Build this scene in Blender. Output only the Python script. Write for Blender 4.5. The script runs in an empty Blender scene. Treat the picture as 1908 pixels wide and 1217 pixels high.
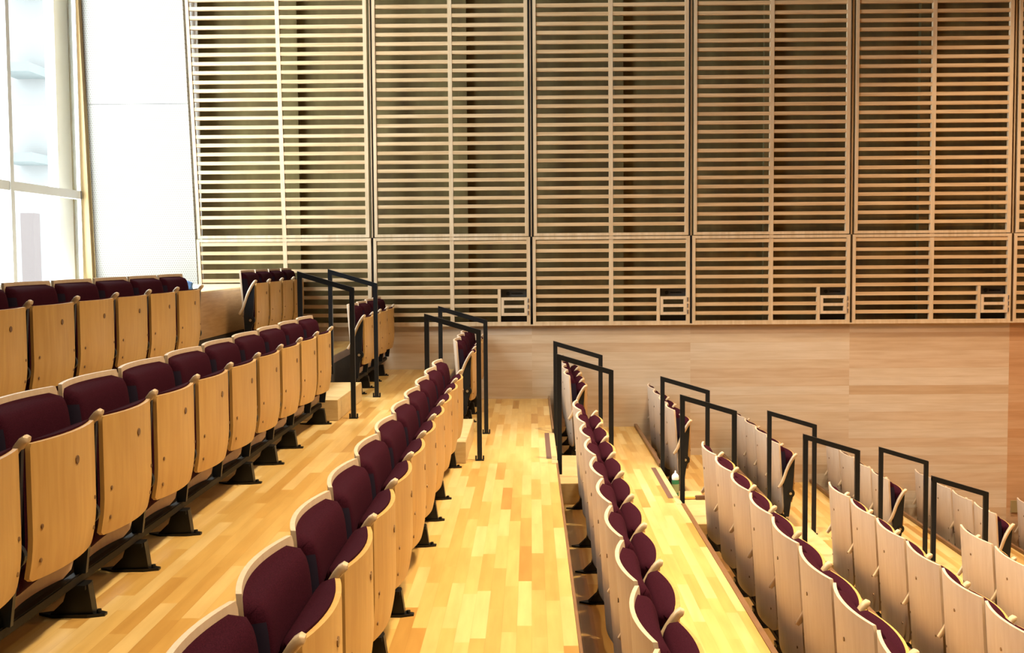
import bpy, bmesh, math, random
from mathutils import Matrix, Vector
random.seed(4)
SC = bpy.context.scene
COL = SC.collection

# ------------------------------------------------------------------ camera
F_PX = 2174.9
YAW, PITCH, ROLL = 0.0163, 0.0608, -0.0075
_cy, _sy, _cp, _sp = math.cos(YAW), math.sin(YAW), math.cos(PITCH), math.sin(PITCH)
_fw = Vector((-_sy*_cp, _cy*_cp, -_sp)); _r = Vector((_cy, _sy, 0)); _u = _r.cross(_fw)
_cr, _sr = math.cos(ROLL), math.sin(ROLL)
_r2 = _r*_cr + _u*_sr; _u2 = _u*_cr - _r*_sr
cam = bpy.data.cameras.new('camera'); cam_o = bpy.data.objects.new('camera', cam); COL.objects.link(cam_o)
cam_o.matrix_world = Matrix(((_r2.x, _u2.x, -_fw.x, 0), (_r2.y, _u2.y, -_fw.y, 0), (_r2.z, _u2.z, -_fw.z, 0), (0, 0, 0, 1)))
cam.sensor_width = 36; cam.lens = F_PX/1908*36; cam.clip_start = 0.05; cam.clip_end = 200
SC.camera = cam_o

# ------------------------------------------------------------------ exposure, daylight, lamps
SC.view_settings.view_transform = 'Standard'; SC.view_settings.look = 'None'
SC.view_settings.gamma = 1; SC.view_settings.exposure = 0.85; SC.view_settings.use_curve_mapping = False
W = bpy.data.worlds.new('daylight'); SC.world = W; W.use_nodes = True
bg = W.node_tree.nodes['Background']; bg.inputs[0].default_value = (0.93, 0.97, 1.0, 1); bg.inputs[1].default_value = 11.0

XG = -4.42          # glazed rear wall
YW = 11.61          # slatted side wall
YN = -3.0           # wall behind the camera
XR = 12.0           # far right end of the hall
ZC = 4.6            # ceiling
def area(name, loc, rot, sx, sy, power, col, portal=False, spread=180):
    l = bpy.data.lights.new(name, 'AREA'); l.shape = 'RECTANGLE'; l.size = sx; l.size_y = sy
    l.energy = power; l.color = col; l.spread = math.radians(spread)
    o = bpy.data.objects.new(name, l); COL.objects.link(o); o.location = loc; o.rotation_euler = rot
    if portal: l.cycles.is_portal = True
    return o
YWIN = 7.0          # the glazing runs from here to the slatted wall
area('window_portal', (XG-0.25, (YWIN+YW)/2, 2.2), (0, math.radians(-90), 0), 5.0, YW-YWIN, 1, (1, 1, 1), portal=True)
WARM, AMBER = (1.0, 0.80, 0.50), (1.0, 0.46, 0.16)
for lx, ly, pw, lc, sd in ((1.3, 1.4, 75, WARM, 95), (1.3, 4.4, 100, WARM, 95), (1.3, 7.2, 118, WARM, 95), (3.6, 4.0, 65, WARM, 95),
                           (4.8, 9.7, 75, (1.0, 0.84, 0.62), 80), (1.0, 9.0, 40, (1.0, 0.84, 0.62), 80), (6.0, 6.6, 120, AMBER, 150), (8.8, 6.2, 110, AMBER, 150)):
    area('ceiling_lamp', (lx, ly, ZC-0.06), (0, 0, 0), 0.30, 0.30, pw, lc, spread=sd)

# ------------------------------------------------------------------ materials
def mat(name, rgb, rough=0.5, metal=0.0, spec=0.5, sheen=0.0):
    m = bpy.data.materials.new(name); m.use_nodes = True
    b = m.node_tree.nodes['Principled BSDF']
    b.inputs['Base Color'].default_value = (*rgb, 1); b.inputs['Roughness'].default_value = rough
    b.inputs['Metallic'].default_value = metal; b.inputs['Specular IOR Level'].default_value = spec
    b.inputs['Sheen Weight'].default_value = sheen
    return m
def N(m, t, **k):
    n = m.node_tree.nodes.new(t)
    for a, v in k.items(): setattr(n, a, v)
    return n
def L(m, a, b): m.node_tree.links.new(a, b)
def bsdf(m): return m.node_tree.nodes['Principled BSDF']
def maths(m, op, a, b=None):
    n = N(m, 'ShaderNodeMath', operation=op)
    for i, v in enumerate((a, b)):
        if v is None: continue
        if isinstance(v, (int, float)): n.inputs[i].default_value = v
        else: L(m, v, n.inputs[i])
    return n.outputs[0]
def ramp(m, fac, stops):
    n = N(m, 'ShaderNodeValToRGB'); e = n.color_ramp.elements
    while len(e) < len(stops): e.new(0.5)
    for i, (p, c) in enumerate(stops): e[i].position = p; e[i].color = (*c, 1)
    L(m, fac, n.inputs[0]); return n.outputs[0]
def mixc(m, a, b, f, mode='MIX'):
    n = N(m, 'ShaderNodeMix', data_type='RGBA', blend_type=mode)
    for s, v in ((0, f), (6, a), (7, b)):
        if isinstance(v, (int, float)): n.inputs[s].default_value = v
        elif isinstance(v, tuple): n.inputs[s].default_value = (*v, 1)
        else: L(m, v, n.inputs[s])
    return n.outputs[2]

def dn(c): return tuple(0.70*v**1.2 for v in c)
def wood(name, dark, light, rough=0.4, scale=(6, 6, 1.2), spec=0.4, world=False, vary=0.0):
    dark, light = dn(dark), dn(light)
    m = mat(name, light, rough, spec=spec)
    tc = N(m, 'ShaderNodeTexCoord'); mp = N(m, 'ShaderNodeMapping'); mp.inputs['Scale'].default_value = scale
    if world:
        g = N(m, 'ShaderNodeNewGeometry'); L(m, g.outputs['Position'], mp.inputs[0])
    else:
        oi = N(m, 'ShaderNodeObjectInfo')
        va = N(m, 'ShaderNodeVectorMath', operation='MULTIPLY_ADD')
        cb = N(m, 'ShaderNodeCombineXYZ')
        for i in range(3): L(m, maths(m, 'MULTIPLY', oi.outputs['Random'], 20.0+7*i), cb.inputs[i])
        ad = N(m, 'ShaderNodeVectorMath', operation='ADD')
        L(m, tc.outputs['Object'], ad.inputs[0]); L(m, cb.outputs[0], ad.inputs[1]); L(m, ad.outputs[0], mp.inputs[0])
    ns = N(m, 'ShaderNodeTexNoise'); ns.inputs['Scale'].default_value = 4; ns.inputs['Detail'].default_value = 6
    ns.inputs['Distortion'].default_value = 0.6
    L(m, mp.outputs[0], ns.inputs['Vector'])
    c = ramp(m, ns.outputs['Fac'], [(0.3, dark), (0.7, light)])
    if vary:
        oi = N(m, 'ShaderNodeObjectInfo')
        v = maths(m, 'ADD', maths(m, 'MULTIPLY', oi.outputs['Random'], vary), 1-vary/2)
        hs = N(m, 'ShaderNodeHueSaturation'); L(m, v, hs.inputs['Value']); L(m, c, hs.inputs['Color']); c = hs.outputs[0]
    L(m, c, bsdf(m).inputs['Base Color'])
    return m

M_SHELL = wood('maple_veneer', (0.74, 0.58, 0.44), (0.82, 0.67, 0.53), 0.42, (5, 9, 1.0), vary=0.08)
M_PAN = wood('maple_seat_veneer', (0.66, 0.41, 0.15), (0.76, 0.50, 0.20), 0.38, (5, 9, 1.0), vary=0.10)
M_ARM = wood('pale_arm_wood', (0.74, 0.56, 0.38), (0.82, 0.66, 0.48), 0.35)
M_SLAT = wood('slat_wood', (0.62, 0.42, 0.23), (0.80, 0.60, 0.38), 0.5, (0.5, 2, 14), world=True)
M_STILE = wood('stile_wood', (0.66, 0.49, 0.31), (0.80, 0.63, 0.44), 0.5, (6, 2, 0.6), world=True)
M_BOX = wood('step_wood', (0.70, 0.52, 0.26), (0.80, 0.62, 0.36), 0.35, (2, 2, 8), world=True)
M_TRIM = wood('jamb_wood', (0.45, 0.30, 0.12), (0.55, 0.40, 0.20), 0.5, (6, 2, 0.5), world=True)
M_RISER = wood('riser_wood', (0.52, 0.33, 0.15), (0.66, 0.45, 0.24), 0.35, (1.5, 1.0, 12), world=True)
M_EDGE = wood('edge_strip_wood', (0.26, 0.14, 0.07), (0.34, 0.19, 0.10), 0.4, (2, 2, 2), world=True)
M_STRIPE = mat('nosing_stripe', (0.10, 0.045, 0.03), 0.7)
M_STEEL = mat('dark_blue_steel', (0.005, 0.008, 0.013), 0.36, 0.0, 0.35)
M_BLACK = mat('black_steel', (0.0035, 0.0035, 0.004), 0.4, 0.0, 0.35)
M_BEAM = mat('brown_black_beam', (0.006, 0.0045, 0.004), 0.6, spec=0.2)
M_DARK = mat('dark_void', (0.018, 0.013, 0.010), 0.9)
M_SCREW = mat('screw_bronze', (0.20, 0.11, 0.05), 0.35, 0.5)
M_CHROME = mat('bolt_metal', (0.45, 0.45, 0.47), 0.25, 1.0)
M_FRAME = mat('window_frame_paint', (0.62, 0.63, 0.64), 0.4)
M_PAINT = mat('white_paint', (0.8, 0.78, 0.75), 0.6)
M_CEIL = mat('ceiling_paint', (0.07, 0.045, 0.03), 0.8)
M_PILLAR = mat('pink_column_paint', (0.052, 0.043, 0.042), 0.9, spec=0.0)
M_FACADE = mat('white_facade', (0.080, 0.080, 0.080), 0.9, spec=0.0)
M_BALC = mat('balcony_concrete', (0.058, 0.064, 0.064), 0.9, spec=0.0)

def fabric(name, c1, c2):
    m = mat(name, c1, 0.85, spec=0.03, sheen=0.0)
    bsdf(m).inputs['Sheen Tint'].default_value = (0.75, 0.35, 0.6, 1)
    tc = N(m, 'ShaderNodeTexCoord'); ns = N(m, 'ShaderNodeTexNoise'); ns.inputs['Scale'].default_value = 350
    L(m, tc.outputs['Object'], ns.inputs['Vector'])
    L(m, ramp(m, ns.outputs['Fac'], [(0.35, c1), (0.7, c2)]), bsdf(m).inputs['Base Color'])
    bp = N(m, 'ShaderNodeBump'); bp.inputs['Strength'].default_value = 0.15; bp.inputs['Distance'].default_value = 0.001
    L(m, ns.outputs['Fac'], bp.inputs['Height']); L(m, bp.outputs[0], bsdf(m).inputs['Normal'])
    return m
M_NAVY = mat('navy_side_fabric', (0.010, 0.006, 0.018), 0.85, spec=0.15)
M_FAB = fabric('maroon_fabric', (0.020, 0.0030, 0.0078), (0.037, 0.0058, 0.0140))

def planks(name, cols, ux, uy, length, width, rough, spec, grain=(1, 1, 1), ox=0.0, oz=0.0, stagger=True, post=None, bump=0.0):
    """boards from world position: ux = axis along the board, uy = axis across; tone drawn per board"""
    cols = [(q, dn(c)) for q, c in cols]
    m = mat(name, cols[0][1], rough, spec=spec)
    g = N(m, 'ShaderNodeNewGeometry'); sp = N(m, 'ShaderNodeSeparateXYZ'); L(m, g.outputs['Position'], sp.inputs[0])
    a, b = sp.outputs[ux], sp.outputs[uy]
    row = maths(m, 'FLOOR', maths(m, 'DIVIDE', maths(m, 'ADD', b, 50.0+oz), width))
    al = maths(m, 'DIVIDE', maths(m, 'ADD', a, 50.0+ox), length)
    if stagger:
        wn0 = N(m, 'ShaderNodeTexWhiteNoise', noise_dimensions='1D'); L(m, row, wn0.inputs['W'])
        al = maths(m, 'ADD', al, maths(m, 'MULTIPLY', wn0.outputs['Value'], 7.0))
    brd = maths(m, 'FLOOR', al)
    cb = N(m, 'ShaderNodeCombineXYZ'); L(m, row, cb.inputs[0]); L(m, brd, cb.inputs[1])
    wn = N(m, 'ShaderNodeTexWhiteNoise', noise_dimensions='2D'); L(m, cb.outputs[0], wn.inputs['Vector'])
    c = ramp(m, wn.outputs['Value'], cols)
    mp = N(m, 'ShaderNodeMapping'); mp.inputs['Scale'].default_value = grain
    ad = N(m, 'ShaderNodeVectorMath', operation='ADD'); L(m, g.outputs['Position'], ad.inputs[0])
    sc = N(m, 'ShaderNodeVectorMath', operation='SCALE'); L(m, wn.outputs['Color'], sc.inputs[0]); sc.inputs['Scale'].default_value = 30
    L(m, sc.outputs[0], ad.inputs[1]); L(m, ad.outputs[0], mp.inputs[0])
    ns = N(m, 'ShaderNodeTexNoise'); ns.inputs['Scale'].default_value = 3; ns.inputs['Detail'].default_value = 5; L(m, mp.outputs[0], ns.inputs['Vector'])
    gr = ramp(m, ns.outputs['Fac'], [(0.3, (0.86, 0.82, 0.76)), (0.65, (1, 1, 1))])
    c = mixc(m, c, gr, 1.0, 'MULTIPLY')
    fa = maths(m, 'FRACT', maths(m, 'DIVIDE', maths(m, 'ADD', b, 50.0+oz), width))
    ed = maths(m, 'LESS_THAN', maths(m, 'ABSOLUTE', maths(m, 'SUBTRACT', fa, 0.5)), 0.49)
    c = mixc(m, mixc(m, c, (0.80, 0.72, 0.60), 1.0, 'MULTIPLY'), c, ed)
    if post: c = post(m, c, sp)
    L(m, c, bsdf(m).inputs['Base Color'])
    return m
M_FLOOR = planks('maple_strip_floor',
    [(0.0, (0.60, 0.35, 0.11)), (0.14, (0.74, 0.48, 0.17)), (0.6, (0.82, 0.58, 0.24)), (1.0, (0.88, 0.67, 0.34))],
    1, 0, 0.62, 0.058, 0.30, 0.45, (9, 0.9, 1))
PW, XS = 1.5763, -1.568          # slatted panel pitch and first seam
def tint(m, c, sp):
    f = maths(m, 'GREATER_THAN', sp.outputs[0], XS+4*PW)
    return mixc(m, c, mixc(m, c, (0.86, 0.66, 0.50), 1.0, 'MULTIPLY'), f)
M_WAINS = planks('maple_wall_boards',
    [(0.0, (0.71, 0.53, 0.36)), (0.2, (0.78, 0.61, 0.45)), (0.6, (0.81, 0.66, 0.50)), (1.0, (0.84, 0.71, 0.57))],
    0, 2, PW, 0.088, 0.42, 0.3, (0.8, 1, 9), ox=-XS-50+PW*40, oz=0.687, stagger=False, post=tint)

def concrete():
    m = mat('olive_backing', (0.16, 0.13, 0.06), 0.9)
    g = N(m, 'ShaderNodeNewGeometry'); mp = N(m, 'ShaderNodeMapping'); mp.inputs['Scale'].default_value = (2.2, 1, 0.7)
    L(m, g.outputs['Position'], mp.inputs[0])
    ns = N(m, 'ShaderNodeTexNoise'); ns.inputs['Scale'].default_value = 2.0; ns.inputs['Detail'].default_value = 8; L(m, mp.outputs[0], ns.inputs['Vector'])
    L(m, ramp(m, ns.outputs['Fac'], [(0.3, (0.12, 0.080, 0.030)), (0.5, (0.17, 0.125, 0.045)), (0.75, (0.24, 0.19, 0.075))]), bsdf(m).inputs['Base Color'])
    return m
M_BACK = concrete()

def perforated():
    m = mat('perforated_white_panel', (0.86, 0.82, 0.76), 0.6)
    g = N(m, 'ShaderNodeNewGeometry'); sp = N(m, 'ShaderNodeSeparateXYZ'); L(m, g.outputs['Position'], sp.inputs[0])
    k = 0.022
    x = maths(m, 'DIVIDE', maths(m, 'ADD', sp.outputs[0], 50), k); z = maths(m, 'DIVIDE', maths(m, 'ADD', sp.outputs[2], 50), k)
    row = maths(m, 'MODULO', maths(m, 'FLOOR', z), 2)
    x = maths(m, 'ADD', x, maths(m, 'MULTIPLY', row, 0.5))
    dx = maths(m, 'SUBTRACT', maths(m, 'FRACT', x), 0.5); dz = maths(m, 'SUBTRACT', maths(m, 'FRACT', z), 0.5)
    d = maths(m, 'SQRT', maths(m, 'ADD', maths(m, 'MULTIPLY', dx, dx), maths(m, 'MULTIPLY', dz, dz)))
    f = maths(m, 'LESS_THAN', d, 0.23)
    L(m, mixc(m, (0.27, 0.255, 0.235), (0.17, 0.145, 0.105), f), bsdf(m).inputs['Base Color'])
    return m
M_PERF = perforated()
def glass():
    m = bpy.data.materials.new('window_glass'); m.use_nodes = True; nt = m.node_tree; nt.nodes.clear()
    o = N(m, 'ShaderNodeOutputMaterial'); t = N(m, 'ShaderNodeBsdfTransparent'); t.inputs[0].default_value = (0.93, 0.97, 0.97, 1)
    gl = N(m, 'ShaderNodeBsdfGlossy'); gl.inputs['Roughness'].default_value = 0.02
    mx = N(m, 'ShaderNodeMixShader'); mx.inputs[0].default_value = 0.05
    L(m, t.outputs[0], mx.inputs[1]); L(m, gl.outputs[0], mx.inputs[2]); L(m, mx.outputs[0], o.inputs[0])
    return m
M_GLASS = glass()

# ------------------------------------------------------------------ mesh helpers
def obj(name, bm, m, parent=None, smooth=None, label=None):
    me = bpy.data.meshes.new(name); bmesh.ops.recalc_face_normals(bm, faces=bm.faces); bm.to_mesh(me); bm.free()
    for x in (m if isinstance(m, (list, tuple)) else [m]): me.materials.append(x)
    if smooth:
        me.polygons.foreach_set('use_smooth', [True]*len(me.polygons)); me.set_sharp_from_angle(angle=math.radians(smooth))
    o = bpy.data.objects.new(name, me); COL.objects.link(o)
    if parent: o.parent = parent
    if label: o['label'] = label
    return o
def tag(o, label, cat, group=None):
    o['label'] = label; o['category'] = cat
    if group: o['group'] = group
    return o
def struct(name, bm, m, parent=None, label=None, smooth=None):
    o = obj(name, bm, m, parent, smooth)
    o['kind'] = 'structure'
    if label: o['label'] = label
    return o
def empty(name, loc, label, cat, group=None):
    o = bpy.data.objects.new(name, None); COL.objects.link(o); o.location = loc; o.empty_display_size = 0.1
    return tag(o, label, cat, group)
def box(bm, x0, x1, y0, y1, z0, z1, bev=0.0, mi=0):
    vs = [bm.verts.new((x, y, z)) for x in (x0, x1) for y in (y0, y1) for z in (z0, z1)]
    fs = []
    for q in ((0, 1, 3, 2), (4, 6, 7, 5), (0, 4, 5, 1), (2, 3, 7, 6), (0, 2, 6, 4), (1, 5, 7, 3)):
        f = bm.faces.new([vs[i] for i in q]); f.material_index = mi; fs.append(f)
    if bev:
        es = list({e for f in fs for e in f.edges})
        bmesh.ops.bevel(bm, geom=es, offset=bev, segments=2, affect='EDGES')
    return vs
def quadbox(bm, xb0, xb1, xt0, xt1, y0, y1, z0, z1):
    """box whose foot and head have different x: leaning upright"""
    vs = box(bm, 0, 1, y0, y1, z0, z1)
    for v in vs:
        low = v.co.z < (z0+z1)/2; r = v.co.x > 0.5
        v.co.x = (xb1 if r else xb0) if low else (xt1 if r else xt0)
def B(*a, **k):
    bm = bmesh.new(); box(bm, *a, **k); return bm
def cyl(bm, c, r, ax, h, n=16, r2=None):
    """cylinder centred at c along axis ax"""
    mt = {'x': Matrix.Rotation(math.pi/2, 4, 'Y'), 'y': Matrix.Rotation(math.pi/2, 4, 'X'), 'z': Matrix()}[ax]
    bmesh.ops.create_cone(bm, cap_ends=True, segments=n, radius1=r, radius2=r if r2 is None else r2, depth=h, matrix=Matrix.Translation(c) @ mt)
def prism(bm, pts, y0, y1):
    a = [bm.verts.new((x, y0, z)) for x, z in pts]; b = [bm.verts.new((x, y1, z)) for x, z in pts]
    bm.faces.new(a); bm.faces.new(b[::-1]); n = len(pts)
    for i in range(n): bm.faces.new((a[i], a[(i+1) % n], b[(i+1) % n], b[i]))
def slab(hw, z0, z1, rlo, rhi, fa, fb, ny=14, nz=16):
    """closed sheet between surfaces x=fa(y,z) and x=fb(y,z) with rounded lower and upper corners"""
    bm = bmesh.new(); zs = []
    for j in range(nz+1):
        t = j/nz; t = t - 0.06*math.sin(2*math.pi*t)*1.4
        zs.append(z0+(z1-z0)*t)
    A, Bv = [], []
    for z in zs:
        w = hw
        if rlo and z < z0+rlo: w = hw-rlo+math.sqrt(max(0, rlo**2-(z0+rlo-z)**2))
        if rhi and z > z1-rhi: w = hw-rhi+math.sqrt(max(0, rhi**2-(z-(z1-rhi))**2))
        ra, rb = [], []
        for i in range(ny+1):
            s = -1+2*i/ny; s = math.sin(s*math.pi/2)*0.35+s*0.65; y = s*w
            ra.append(bm.verts.new((fa(y, z), y, z))); rb.append(bm.verts.new((fb(y, z), y, z)))
        A.append(ra); Bv.append(rb)
    for j in range(nz):
        for i in range(ny):
            bm.faces.new((A[j][i], A[j][i+1], A[j+1][i+1], A[j+1][i])); bm.faces.new((Bv[j][i], Bv[j+1][i], Bv[j+1][i+1], Bv[j][i+1]))
        for i in (0, ny): bm.faces.new((A[j][i], A[j+1][i], Bv[j+1][i], Bv[j][i]))
    for j in (0, nz):
        for i in range(ny): bm.faces.new((A[j][i], A[j][i+1], Bv[j][i+1], Bv[j][i]))
    return bm
def sweep(bm, pts, hy, hn, ends=(0.5, 0.5)):
    """rounded bar along points in the xz plane; hy half width in y, hn half thickness"""
    n = len(pts); rings = []; k = 12
    for i, (x, z) in enumerate(pts):
        a = pts[max(0, i-1)]; b = pts[min(n-1, i+1)]; tx, tz = b[0]-a[0], b[1]-a[1]; l = math.hypot(tx, tz); nx, nz = -tz/l, tx/l
        sc = ends[0] if i == 0 else ends[1] if i == n-1 else 1
        ring = []
        for q in range(k):
            an = 2*math.pi*(q+0.5)/k; c, s = math.cos(an), math.sin(an)
            c = math.copysign(abs(c)**0.55, c); s = math.copysign(abs(s)**0.55, s)
            ring.append(bm.verts.new((x+nx*s*hn*sc, c*hy*sc, z+nz*s*hn*sc)))
        rings.append(ring)
    for i in range(n-1):
        for q in range(k): bm.faces.new((rings[i][q], rings[i][(q+1) % k], rings[i+1][(q+1) % k], rings[i+1][q]))
    bm.faces.new(rings[0]); bm.faces.new(rings[-1][::-1])

# ------------------------------------------------------------------ tiers
XRW = [-2.378, -1.495, -0.615, 0.305, 1.162, 2.018, 2.912, 3.79, 4.80]   # line of the seat-back ends, top row first
ZTP = [-0.107, -0.396, -0.697, -0.983, -1.272, -1.553, -1.851, -2.14, -2.43]   # top of the seat backs
HB = 0.735
ZF = [z-HB for z in ZTP]
XRI = [x-0.135 for x in XRW]                     # back edge (riser) of every tier
PN = [0.547, 0.537, 0.557, 0.559, 0.572, 0.548, 0.588]
YE, YF, PF = 7.92, 9.48, 0.514
NN = [6, 10, 11, 10, 8, 7, 3]
NF = [4]*9
LAND = -0.262                                     # landing by the window
for i in range(9):
    x1 = XRI[i+1] if i < 8 else XR
    bm = B(XRI[i], x1, YN, YW, ZF[i]-(0.35 if i < 8 else 0.2), ZF[i])
    struct('floor', bm, M_FLOOR)
struct('floor', B(XG-0.1, XRI[0], YN, YW, LAND-0.7, LAND), wood('landing_floor', (0.78, 0.66, 0.48), (0.86, 0.76, 0.60), 0.3, (6, 1, 1), world=True))  # paler than the tiers: window glare is put into this wood colour
# risers: wood in the aisle, dark behind the seats
k = 0
def trim(bm, m):
    global k
    k += 1
    return struct('trim_%d' % k, bm, m)
for i in range(1, 9):
    x = XRI[i]; z0, z1 = ZF[i], ZF[i-1]
    trim(B(x, x+0.006, YE+0.04, YF-0.12, z0, z1-0.002), M_RISER)
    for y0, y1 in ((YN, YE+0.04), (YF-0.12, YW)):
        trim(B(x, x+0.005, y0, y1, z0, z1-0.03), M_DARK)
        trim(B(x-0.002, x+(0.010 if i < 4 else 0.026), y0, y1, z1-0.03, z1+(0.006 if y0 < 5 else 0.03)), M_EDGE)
    trim(B(x-0.03, x+0.010, YE+0.04, YF-0.12, z1-0.025, z1+0.0015), M_BOX)      # pale nosing board
    trim(B(x-0.067, x-0.030, YE+0.24, YF-0.14, z1-0.01, z1+0.002), M_STRIPE)    # brown contrast strip
x = XRI[0]
trim(B(x, x+0.012, YN, YW, ZTP[0]-0.515, LAND-0.012), M_RISER)
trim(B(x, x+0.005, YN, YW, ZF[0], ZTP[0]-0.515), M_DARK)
trim(B(x-0.05, x+0.016, YN, YW, LAND-0.012, LAND+0.004), M_BOX)

# ------------------------------------------------------------------ room shell
struct('wall_back', B(XRI[0]-0.1, XR, YW, YW+0.06, -3.6, -0.687), M_WAINS)
struct('wall_backing', B(-4.75, XR, YW+0.30, YW+0.40, -0.9, ZC), M_BACK)
struct('wall_near', B(XG-0.1, XR, YN-0.1, YN, -3.6, ZC), M_CEIL)
struct('wall_right', B(XR, XR+0.1, YN, YW+0.4, -3.6, ZC), M_CEIL)
struct('wall_rear', B(XG-0.35, XG-0.05, YN, YWIN, LAND-0.3, ZC), M_CEIL)
struct('ceiling', B(XG-0.4, XR+0.1, YN-0.1, YW+0.5, ZC, ZC+0.1), M_CEIL)
# perforated corner wall (leans a little, as in the photograph)
bm = bmesh.new(); quadbox(bm, -4.335, -3.32, -4.38, -3.375, YW-0.02, YW+0.04, LAND, 1.52); struct('wall_corner', bm, M_PERF, label='white perforated wall panel beside the window')
bm = bmesh.new(); quadbox(bm, -4.38, -3.376, -4.43, -3.43, YW-0.022, YW+0.04, 1.524, 3.4); struct('wall_corner', bm, M_PERF, label='upper white perforated wall panel')
struct('wall_left', B(XG-0.35, XG-0.25, YW-0.05, YW+0.4, LAND-0.3, ZC), M_PAINT)

# ------------------------------------------------------------------ window wall at the left
wf = bmesh.new()
quadbox(wf, -4.40, -4.34, -4.49, -4.425, YW-0.10, YW-0.02, LAND, 3.4)
struct('trim_jamb', wf, M_TRIM)
win = bmesh.new()
box(win, XG-0.06, XG+0.0, YWIN, YW-0.10, LAND, LAND+0.05)
box(win, XG-0.06, XG+0.0, YWIN, YW-0.10, 0.585, 0.665)
box(win, XG-0.035, XG+0.0, YW-0.14, YW-0.12, LAND, ZC)
for yy in (9.90, YWIN): box(win, XG-0.07, XG+0.01, yy, yy+0.07, LAND, ZC)
win_o = struct('window_1', win, M_FRAME, label='tall glazed rear wall with pale frame')
obj('window_pane', B(XG-0.035, XG-0.028, YWIN, YW-0.12, LAND+0.04, ZC), M_GLASS, win_o)

# outside: pale building with balconies and a pinkish column
o = empty('apartment_building', (-14, 30, -4), 'pale overexposed building with balcony slabs outside the window', 'building')
obj('facade', B(-8.0, 2.05, 0, 8, 0, 20), M_FACADE, o)
for zz in (6.4, 8.6, 10.8, 13.0, 15.2): obj('balcony', B(0.9, 1.75, -1.3, 0.0, zz, zz+0.22), M_BALC, o)
tag(obj('column', B(-9.42, -9.18, 21.5, 21.8, -4.0, 0.85), M_PILLAR), 'pinkish column standing outside the window', 'column')

# ------------------------------------------------------------------ slatted panels
ZB, ZSPLIT, ZTOP, SP = -0.687, 0.185, 3.3, 0.0888
def slat_panel(xb0, xb1, xt0, xt1, label, hatch, zlow=ZB, mid=0.5):
    t = empty('slatted_screen', ((xb0+xb1)/2, YW, zlow), label, 'screen', 'slatted wall screens')
    ox = (xb0+xb1)/2; F = (YW, YW)
    def X(xb, xt, z):
        f = (z-ZB)/(2.54-ZB); return xb+(xt-xb)*f-ox
    def upright(bm, xb, xt, w0, w1, z0, z1, y0=-0.045, y1=0.0):
        quadbox(bm, X(xb, xt, z0)+w0, X(xb, xt, z0)+w1, X(xb, xt, z1)+w0, X(xb, xt, z1)+w1, y0, y1, z0-zlow, z1-zlow)
    g = 0.012
    for nm, z0, z1, s in (('lower_frame', zlow, ZSPLIT-0.004, 0.0), ('upper_frame', ZSPLIT+0.004, ZTOP, 0.014)):
        bm = bmesh.new()
        upright(bm, xb0, xt0, g+s, g+s+0.030, z0, z1); upright(bm, xb1, xt1, -g-s-0.036, -g-s, z0, z1)
        box(bm, X(xb0, xt0, z0)+g+s+0.026, X(xb1, xt1, z0)-g-s-0.030, -0.044, -0.001, z0-zlow, z0-zlow+0.028)
        box(bm, X(xb0, xt0, z1)+g+s+0.026, X(xb1, xt1, z1)-g-s-0.030, -0.044, -0.001, z1-zlow-0.028, z1-zlow)
        obj(nm, bm, M_STILE, t)
    xm0, xm1 = xb0+(xb1-xb0)*mid, xt0+(xt1-xt0)*mid
    bm = bmesh.new(); upright(bm, xm0, xm1, -0.02, 0.02, zlow, ZTOP, -0.040, 0.005); obj('divider', bm, M_STILE, t)
    hx0 = xb1-0.325
    bm = bmesh.new(); z = ZB+0.028+0.062; i = 0
    while z < ZTOP-0.04:
        if z > zlow+0.03 and abs(z+0.015-ZSPLIT) > 0.045:
            j = random.uniform(-0.004, 0.004)
            xe = X(xb1, xt1, z)-0.03
            if hatch and i < 4-0: xe = hx0-ox if i < 3 else xe
            s0 = X(xb0, xt0, z)+0.03
            box(bm, s0, xe, -0.038, 0.004, z+j-zlow-0.002, z+j+0.032-zlow)
        z += SP; i += 1
    obj('slats', bm, M_SLAT, t)
    if hatch:
        bm = bmesh.new(); x0 = hx0-ox; x1 = xb1-ox-0.045
        box(bm, x0-0.012, x0+0.018, -0.042, 0.002, 0.0, 4*SP)
        obj('hatch_post', bm, M_STILE, t)
        bm = bmesh.new(); za, zc = SP*1.0+0.0, SP*3.05
        box(bm, x0+0.022, x0+0.05, -0.046, -0.01, za, zc); box(bm, x1-0.028, x1, -0.046, -0.01, za, zc)
        box(bm, x0+0.05, x1-0.028, -0.046, -0.01, za, za+0.028); box(bm, x0+0.05, x1-0.028, -0.046, -0.01, zc-0.028, zc); box(bm, x0+0.05, x1-0.028, -0.046, -0.01, (za+zc)/2-0.014, (za+zc)/2+0.014)
        hd = obj('hatch_door', bm, M_ARM, t)
        bm = bmesh.new()
        for zz in (za+0.03, (za+zc)/2, zc-0.03): cyl(bm, (x1+0.01, -0.048, zz), 0.006, 'z', 0.04, 8)
        obj('hinge', bm, M_CHROME, hd)
        bm = bmesh.new(); box(bm, x0+0.02, x1, 0.02, 0.03, 0.02, SP-0.005); obj('black_plate', bm, M_BLACK, t)
        bm = bmesh.new(); box(bm, x0+0.02, x1, 0.02, 0.03, zc+0.005, zc+0.075); pl = obj('sign_plate', bm, mat('plate_grey', (0.035, 0.032, 0.03), 0.5), t)
        bm = bmesh.new(); cyl(bm, (x0+0.09, 0.017, zc+0.037), 0.018, 'y', 0.008, 16)
        for q in range(9): box(bm, x0+0.125+q*0.0125, x0+0.134+q*0.0125, 0.014, 0.02, zc+0.030, zc+0.044)
        obj('lettering', bm, M_BLACK, pl)
    # dark shadow gap batten between screens
    return t
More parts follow.
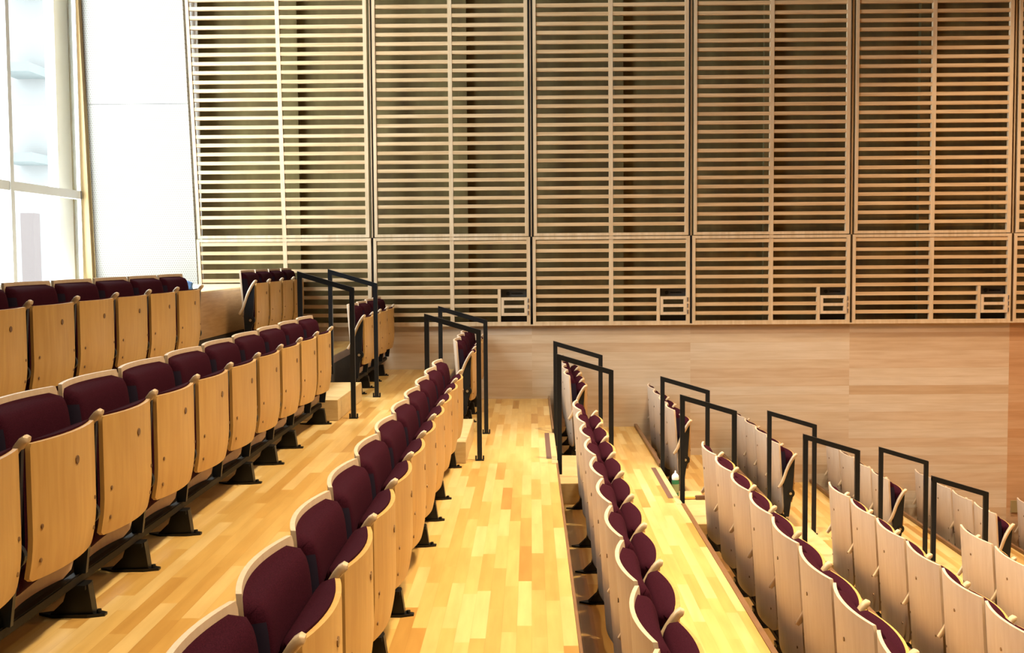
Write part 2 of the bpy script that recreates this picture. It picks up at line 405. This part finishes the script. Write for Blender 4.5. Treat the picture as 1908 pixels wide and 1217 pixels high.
labs = ['slatted wood screen beside the white perforated panel, widest of the row', 'slatted wood screen second from the window side', 'slatted wood screen at the middle of the wall',
        'slatted wood screen fourth from the window side', 'slatted wood screen second from the right picture edge', 'slatted wood screen cut off by the right picture edge']
slat_panel(-3.30, XS, -3.40, XS, labs[0], False, mid=0.505)
for j in range(5):
    slat_panel(XS+j*PW, XS+(j+1)*PW, XS+j*PW, XS+(j+1)*PW, labs[j+1], True)
trim(B(-3.62, -3.28, YW+0.041, YW+0.06, LAND, ZC), M_PAINT)
for j in range(5):    # thin batten in each joint between screens
    trim(B(XS+j*PW-0.004, XS+j*PW+0.006, YW-0.03, YW+0.02, ZSPLIT, ZTOP), M_STILE)
    trim(B(XS+j*PW-0.022, XS+j*PW+0.022, YW+0.06, YW+0.07, ZB, ZTOP), M_DARK)
# added uprights behind the screens, in place of the dividers' shadow bands on the backing
for j, xx in enumerate((-2.42, -0.72, 0.85, 2.35, 3.9)):
    trim(B(xx, xx+0.09, YW+0.22, YW+0.30, ZB, ZC), M_BACK)
trim(B(-3.28, XR, YW-0.05, YW+0.30, ZB-0.012, ZB), M_STILE)

# ------------------------------------------------------------------ seats
def bulge(y, hw, d): return d*(1-(y/hw)**2)
def make_chair(p, rowtag):
    hw = p/2-0.019
    t = empty('auditorium_seat', (0, 0, 0), 'x', 'seat')
    lean = lambda z: 0.05*(1-z/HB)
    fa = lambda y, z: lean(z)-bulge(y, hw, 0.036)
    fb = lambda y, z: fa(y, z)+0.013
    obj('back_shell', slab(hw, 0.14, HB, 0.06, 0.006, fa, fb), M_SHELL, t, 40)
    ch = hw-0.005; c0, c1 = 0.19, HB-0.017
    def pr(a, n=5): return max(0.0, 1-abs(a)**n)**0.45
    def cf(y, z):
        a = 2*(z-c0)/(c1-c0)-1
        return fb(y, z)+0.001+(0.052+0.022*(1-(y/ch)**2))*pr(y/ch, 14)*pr(a, 9)
    obj('back_cushion', slab(ch, c0, c1, 0.05, 0.035, lambda y, z: fb(y, z)+0.0005, cf, 16, 18), M_FAB, t, 60)
    # tipped-up seat: pan outside, cushion inside
    s0, s1 = 0.245, HB-0.105
    prof = lambda z: -0.018*max(0, (s0+0.14-z)/0.14)**2
    so = lambda y, z: 0.128+bulge(y, hw, 0.036)+prof(z)
    si = lambda y, z: so(y, z)-0.014
    obj('seat_pan', slab(hw-0.017, s0, s1, 0.018, 0.006, si, so), M_PAN, t, 40)
    sh = hw-0.007; q0, q1 = s0+0.03, s1+0.006
    def sf(y, z):
        a = 2*(z-q0)/(q1-q0)-1
        return max(si(y, z)-0.001-(0.043+0.040*(1-(y/sh)**2))*pr(y/sh, 10)*pr(a, 9), 0.03)
    obj('seat_cushion', slab(sh, q0, q1, 0.03, 0.03, sf, lambda y, z: si(y, z)-0.0005, 16, 14), M_FAB, t, 60)
    return t, fa, so, hw
def arm_mesh(parent, y):
    pts = [(-0.002, 0.378), (0.012, 0.396), (0.030, 0.426), (0.045, 0.465), (0.061, 0.515), (0.081, 0.563), (0.101, 0.600), (0.118, 0.627), (0.131, 0.643), (0.140, 0.649), (0.147, 0.648)]
    bm = bmesh.new(); sweep(bm, pts, 0.019, 0.012, (0.8, 0.65))
    for v in bm.verts:
        if v.co.z < 0.56: v.co.y *= max(0.55, 0.55+0.45*(v.co.z-0.50)/0.06)
    for v in bm.verts: v.co.y += y
    obj('armrest', bm, M_ARM, parent, 50)
    bm = bmesh.new()
    pv = [(0.092+0.036*math.cos(a), 0.330+0.036*math.sin(a)) for a in [math.radians(d) for d in range(-60, 75, 15)]]
    poly = [(0.045, 0.137), (0.082, 0.137), (0.098, 0.26)] + pv + [(0.116, 0.42), (0.128, 0.622), (0.116, 0.608), (0.090, 0.563), (0.070, 0.515), (0.054, 0.463), (0.042, 0.425), (0.036, 0.36), (0.042, 0.22)]
    prism(bm, poly, y-0.009, y+0.009)
    st = obj('side_standard', bm, M_STEEL, parent)
    return st
def add_bolt(st, y, side):
    bm = bmesh.new(); cyl(bm, (0.092, y+side*0.011, 0.330), 0.024, 'y', 0.008, 20); a = obj('pivot_cap', bm, M_BLACK, st)
    bm = bmesh.new(); cyl(bm, (0.092, y+side*0.016, 0.330), 0.011, 'y', 0.006, 16)
    return obj('pivot_bolt', bm, M_CHROME, st)
def screws(parent, fa, so, hw):
    def s(nm, x, y, z, r, m=M_SCREW):
        bm = bmesh.new(); cyl(bm, (x, y, z), r, 'x', 0.004, 12); obj(nm, bm, m, parent)
    s('seat_plug', so(0, 0.52)+0.001, 0.01, 0.545, 0.0125)
    for y in (-hw+0.055, hw-0.055):
        for z in (0.395, 0.300): s('screw', so(y, z)+0.0005, y, z, 0.0065)
    s('back_plug', fa(0, 0.6)-0.001, 0.0, 0.60, 0.008)
    for y in (-hw+0.06, hw-0.06):
        for z in (0.36, 0.25): s('screw', fa(y, z)-0.0005, y, z, 0.006)

ORD = ['nearest', 'second', 'third', 'fourth', 'fifth', 'sixth', 'seventh', 'eighth', 'ninth', 'tenth', 'eleventh']
ROWN = ['top row', 'second row', 'third row', 'fourth row', 'fifth row', 'sixth row', 'seventh row', 'eighth row', 'ninth row']
def seat_label(block, i, n, total):
    look = 'maroon seat with folded maple base' if i < 3 else 'folded seat with pale maple back'
    s = 'seat'
    if block == 'near':
        pos = 'at the aisle end' if n == 0 else ORD[n]+' from the aisle'
        return '%s, %s, %s, camera-side block' % (look, pos, ROWN[i]+' down' if i else ROWN[i])
    pos = 'at the aisle end' if n == 0 else ORD[n]+' from the aisle'
    return '%s, %s, %s, wall-side block' % (look, pos, ROWN[i]+' down' if i else ROWN[i])

def copy_tree(o, parent=None):
    c = o.copy(); COL.objects.link(c)
    if parent: c.parent = parent
    for ch in list(o.children): copy_tree(ch, c)
    return c
def side_faces(o):
    o.data.materials.append(M_NAVY); zt = max(v.co.z for v in o.data.vertices)
    for f in o.data.polygons:
        if abs(f.normal.y) > 0.62 and f.center.z < zt-0.05: f.material_index = 1
masters = {}
def build_row(block, i, count, p, ystart, sgn, first=0):
    key = (round(p, 4), block)
    g = 'folded seats in the %s of the %s block' % (ROWN[i], 'camera-side' if block == 'near' else 'wall-side')
    for n in range(first, count):
        yc = ystart+sgn*(n+0.5)*p
        if key not in masters:
            t, fa, so, hw = make_chair(p, key)
            # the shared standard and arm stand on the side away from the aisle in the near block, on the aisle side in the far one
            st = arm_mesh(t, -p/2); screws(t, fa, so, hw); masters[key] = t
            for c in t.children:
                if c.name.startswith('back_cushion') or c.name.startswith('seat_cushion'): side_faces(c)
            if block == 'far': add_bolt(st, -p/2, -1)
        else:
            t = copy_tree(masters[key])
            for c in [c for c in t.children if c.get('extra')]: bpy.data.objects.remove(c)
        t.location = (XRW[i], yc, ZF[i]); t['label'] = seat_label(block, i, n, count); t['group'] = g
        last = (n == 0) if block == 'near' else (n == count-1)
        if last: ends.append((t, p))
ends = []
for i in range(7): build_row('near', i, NN[i], PN[i], YE, -1)
for i in range(9): build_row('far', i, NF[i], PF, YF, 1, 2 if i == 8 else 0)
for t, p in ends: arm_mesh(t, p/2)

# beams and pedestals
def pedestal(parent, y):
    bm = bmesh.new()
    # base plate with pointed toes
    pl = [(-0.075, 0), (-0.02, 0.032), (0.09, 0.032), (0.140, 0.012), (0.140, -0.012), (0.09, -0.032), (-0.02, -0.032)]
    a = [bm.verts.new((x, y+yy, 0.0)) for x, yy in pl]; b = [bm.verts.new((x, y+yy, 0.012 if 0 <= x <= 0.1 else 0.008)) for x, yy in pl]
    bm.faces.new(a[::-1]); bm.faces.new(b); n = len(pl)
    for i in range(n): bm.faces.new((a[i], a[(i+1) % n], b[(i+1) % n], b[i]))
    prism(bm, [(-0.03, 0.01), (0.105, 0.01), (0.100, 0.05), (0.092, 0.104), (0.030, 0.104), (0.012, 0.05)], y-0.020, y+0.020)
    box(bm, 0.024, 0.088, y-0.034, y+0.034, 0.090, 0.1045)
    cyl(bm, (0.118, y, 0.014), 0.008, 'z', 0.012, 8)
    return obj('pedestal', bm, M_BLACK, parent)
def beam(i, y0, y1, joints, where):
    t = empty('seat_mounting_bar', (XRW[i], (y0+y1)/2, ZF[i]), 'dark steel bar on floor feet under the %s, %s block' % (ROWN[i], where), 'bar', 'mounting bars under the seat rows')
    yc = (y0+y1)/2
    bm = bmesh.new(); box(bm, 0.034, 0.064, y0-yc, y1-yc, 0.105, 0.136, 0.004); obj('crossbar', bm, M_BEAM, t)
    for y in joints: pedestal(t, y-yc)
for i in range(7):
    js = [YE-q*PN[i]-(0.0 if q else 0.09) for q in (0, 2, 3, 4, 6, 7, 8, 10, 11) if q <= NN[i]]
    beam(i, YE-NN[i]*PN[i], YE-0.02, js, 'camera-side')
for i in range(9):
    js = [YF+q*PF+(0.06 if q == 0 else 0) for q in range(NF[i]+1) if q != NF[i]]
    beam(i, YF+0.02, YF+NF[i]*PF-0.01, js, 'wall-side')

# ------------------------------------------------------------------ aisle: steps and handrails
for i in range(1, 9):
    x = XRI[i]+0.007; z = ZF[i]; hgt = (ZF[i-1]-ZF[i])/2
    bm = bmesh.new(); box(bm, x, x+0.288, 7.98, 9.12, z, z+hgt, 0.003)
    s = struct('floor_step', bm, M_BOX, label='pale wood half step in the aisle')

def handrail(i, y, which):
    xr = XRI[i]; xl = xr+0.385; xu = xr+0.024; zt_l = ZF[i]+0.915; zt_u = zt_l+0.118; w = 0.0165
    down = ['top row', 'second row', 'third row', 'fourth row', 'fifth row', 'sixth row'][i-1]
    t = empty('handrail', (xl, y, ZF[i]), 'black steel aisle handrail below the %s, %s' % (down, 'closer to the camera' if which == 'near' else 'on the wall side'), 'handrail', 'aisle handrails')
    def rel(bm):
        for v in bm.verts: v.co -= Vector((xl, y, ZF[i]))
        return bm
    obj('post', rel(B(xl-w, xl+w, y-0.0112, y+0.0112, ZF[i], zt_l-0.01)), M_STEEL, t)
    obj('post', rel(B(xu-w, xu+w, y-0.0112, y+0.0112, ZF[i-1]-0.10, zt_u-0.01)), M_STEEL, t)
    bm = bmesh.new(); prism(bm, [(xu-w, zt_u), (xl+w, zt_l), (xl+w, zt_l-0.036), (xu-w, zt_u-0.036)], y-0.012, y+0.012)
    obj('top_rail', rel(bm), M_STEEL, t)
    bm = bmesh.new(); box(bm, xl-0.03, xl+0.03, y-0.02, y+0.02, ZF[i], ZF[i]+0.008); cyl(bm, (xl-0.026, y, ZF[i]+0.02), 0.006, 'z', 0.03, 8); cyl(bm, (xl+0.026, y, ZF[i]+0.02), 0.006, 'z', 0.03, 8)
    obj('base_plate', rel(bm), M_STEEL, t)
for i in range(1, 7):
    handrail(i, 8.10, 'near'); handrail(i, 9.33, 'far')


# ------------------------------------------------------------------ small things
# bottle and brush on the step of the fifth tier
bx, by, bz = 1.105, 8.93, ZF[4]+(ZF[3]-ZF[4])/2
t = empty('bottle', (bx, by, bz), 'green bottle with white dome cap on the aisle step', 'bottle')
def lathe(prof, n=20):
    bm = bmesh.new(); rings = [[bm.verts.new((r*math.cos(2*math.pi*k/n), r*math.sin(2*math.pi*k/n), z)) for k in range(n)] for r, z in prof]
    for a, b in zip(rings, rings[1:]):
        for k in range(n): bm.faces.new((a[k], a[(k+1) % n], b[(k+1) % n], b[k]))
    bm.faces.new(rings[0][::-1]); bm.faces.new(rings[-1]); return bm
obj('body', lathe([(0.026, 0), (0.029, 0.006), (0.029, 0.115), (0.024, 0.13)]), mat('green_plastic', (0.03, 0.16, 0.07), 0.3), t, 40)
obj('cap', lathe([(0.026, 0.128), (0.028, 0.14), (0.026, 0.158), (0.016, 0.172), (0.008, 0.178), (0.006, 0.192), (0.003, 0.198)]), mat('white_plastic', (0.8, 0.82, 0.86), 0.35), t, 40)
obj('paper_label', lathe([(0.0295, 0.03), (0.0296, 0.031), (0.0296, 0.095), (0.0295, 0.096)]), mat('bottle_label', (0.25, 0.30, 0.16), 0.6), t, 40)
t = empty('hand_brush', (1.21, 8.80, bz), 'small brush with yellow handle lying on the aisle step', 'brush')
bm = bmesh.new(); box(bm, -0.10, 0.03, -0.012, 0.012, 0.004, 0.022, 0.004); obj('handle', bm, mat('yellow_wood', (0.75, 0.45, 0.10), 0.5), t)
bm = bmesh.new(); box(bm, 0.03, 0.11, -0.02, 0.02, 0.0, 0.03, 0.004); obj('bristles', bm, mat('brown_bristle', (0.12, 0.06, 0.03), 0.9), t)
tag(obj('wall_outlet', B(4.78, 4.85, YW-0.012, YW, -2.60, -2.48), mat('outlet_brass', (0.26, 0.19, 0.08), 0.5)), 'small yellowish outlet plate on the wood wall at right', 'outlet')
bm = bmesh.new(); bmesh.ops.create_icosphere(bm, subdivisions=3, radius=0.05)
for v in bm.verts:
    r = 1+0.25*math.sin(v.co.x*90+v.co.y*60)*math.cos(v.co.z*70); v.co.x *= r; v.co.y *= r; v.co.z = max(v.co.z*0.9, -0.04)+0.04
o = obj('cloth', bm, mat('blue_cloth', (0.10, 0.22, 0.48), 0.9), None, 60); o.location = (-2.66, 9.0, LAND)
tag(o, 'crumpled blue cloth lying on the landing behind the top row', 'cloth')
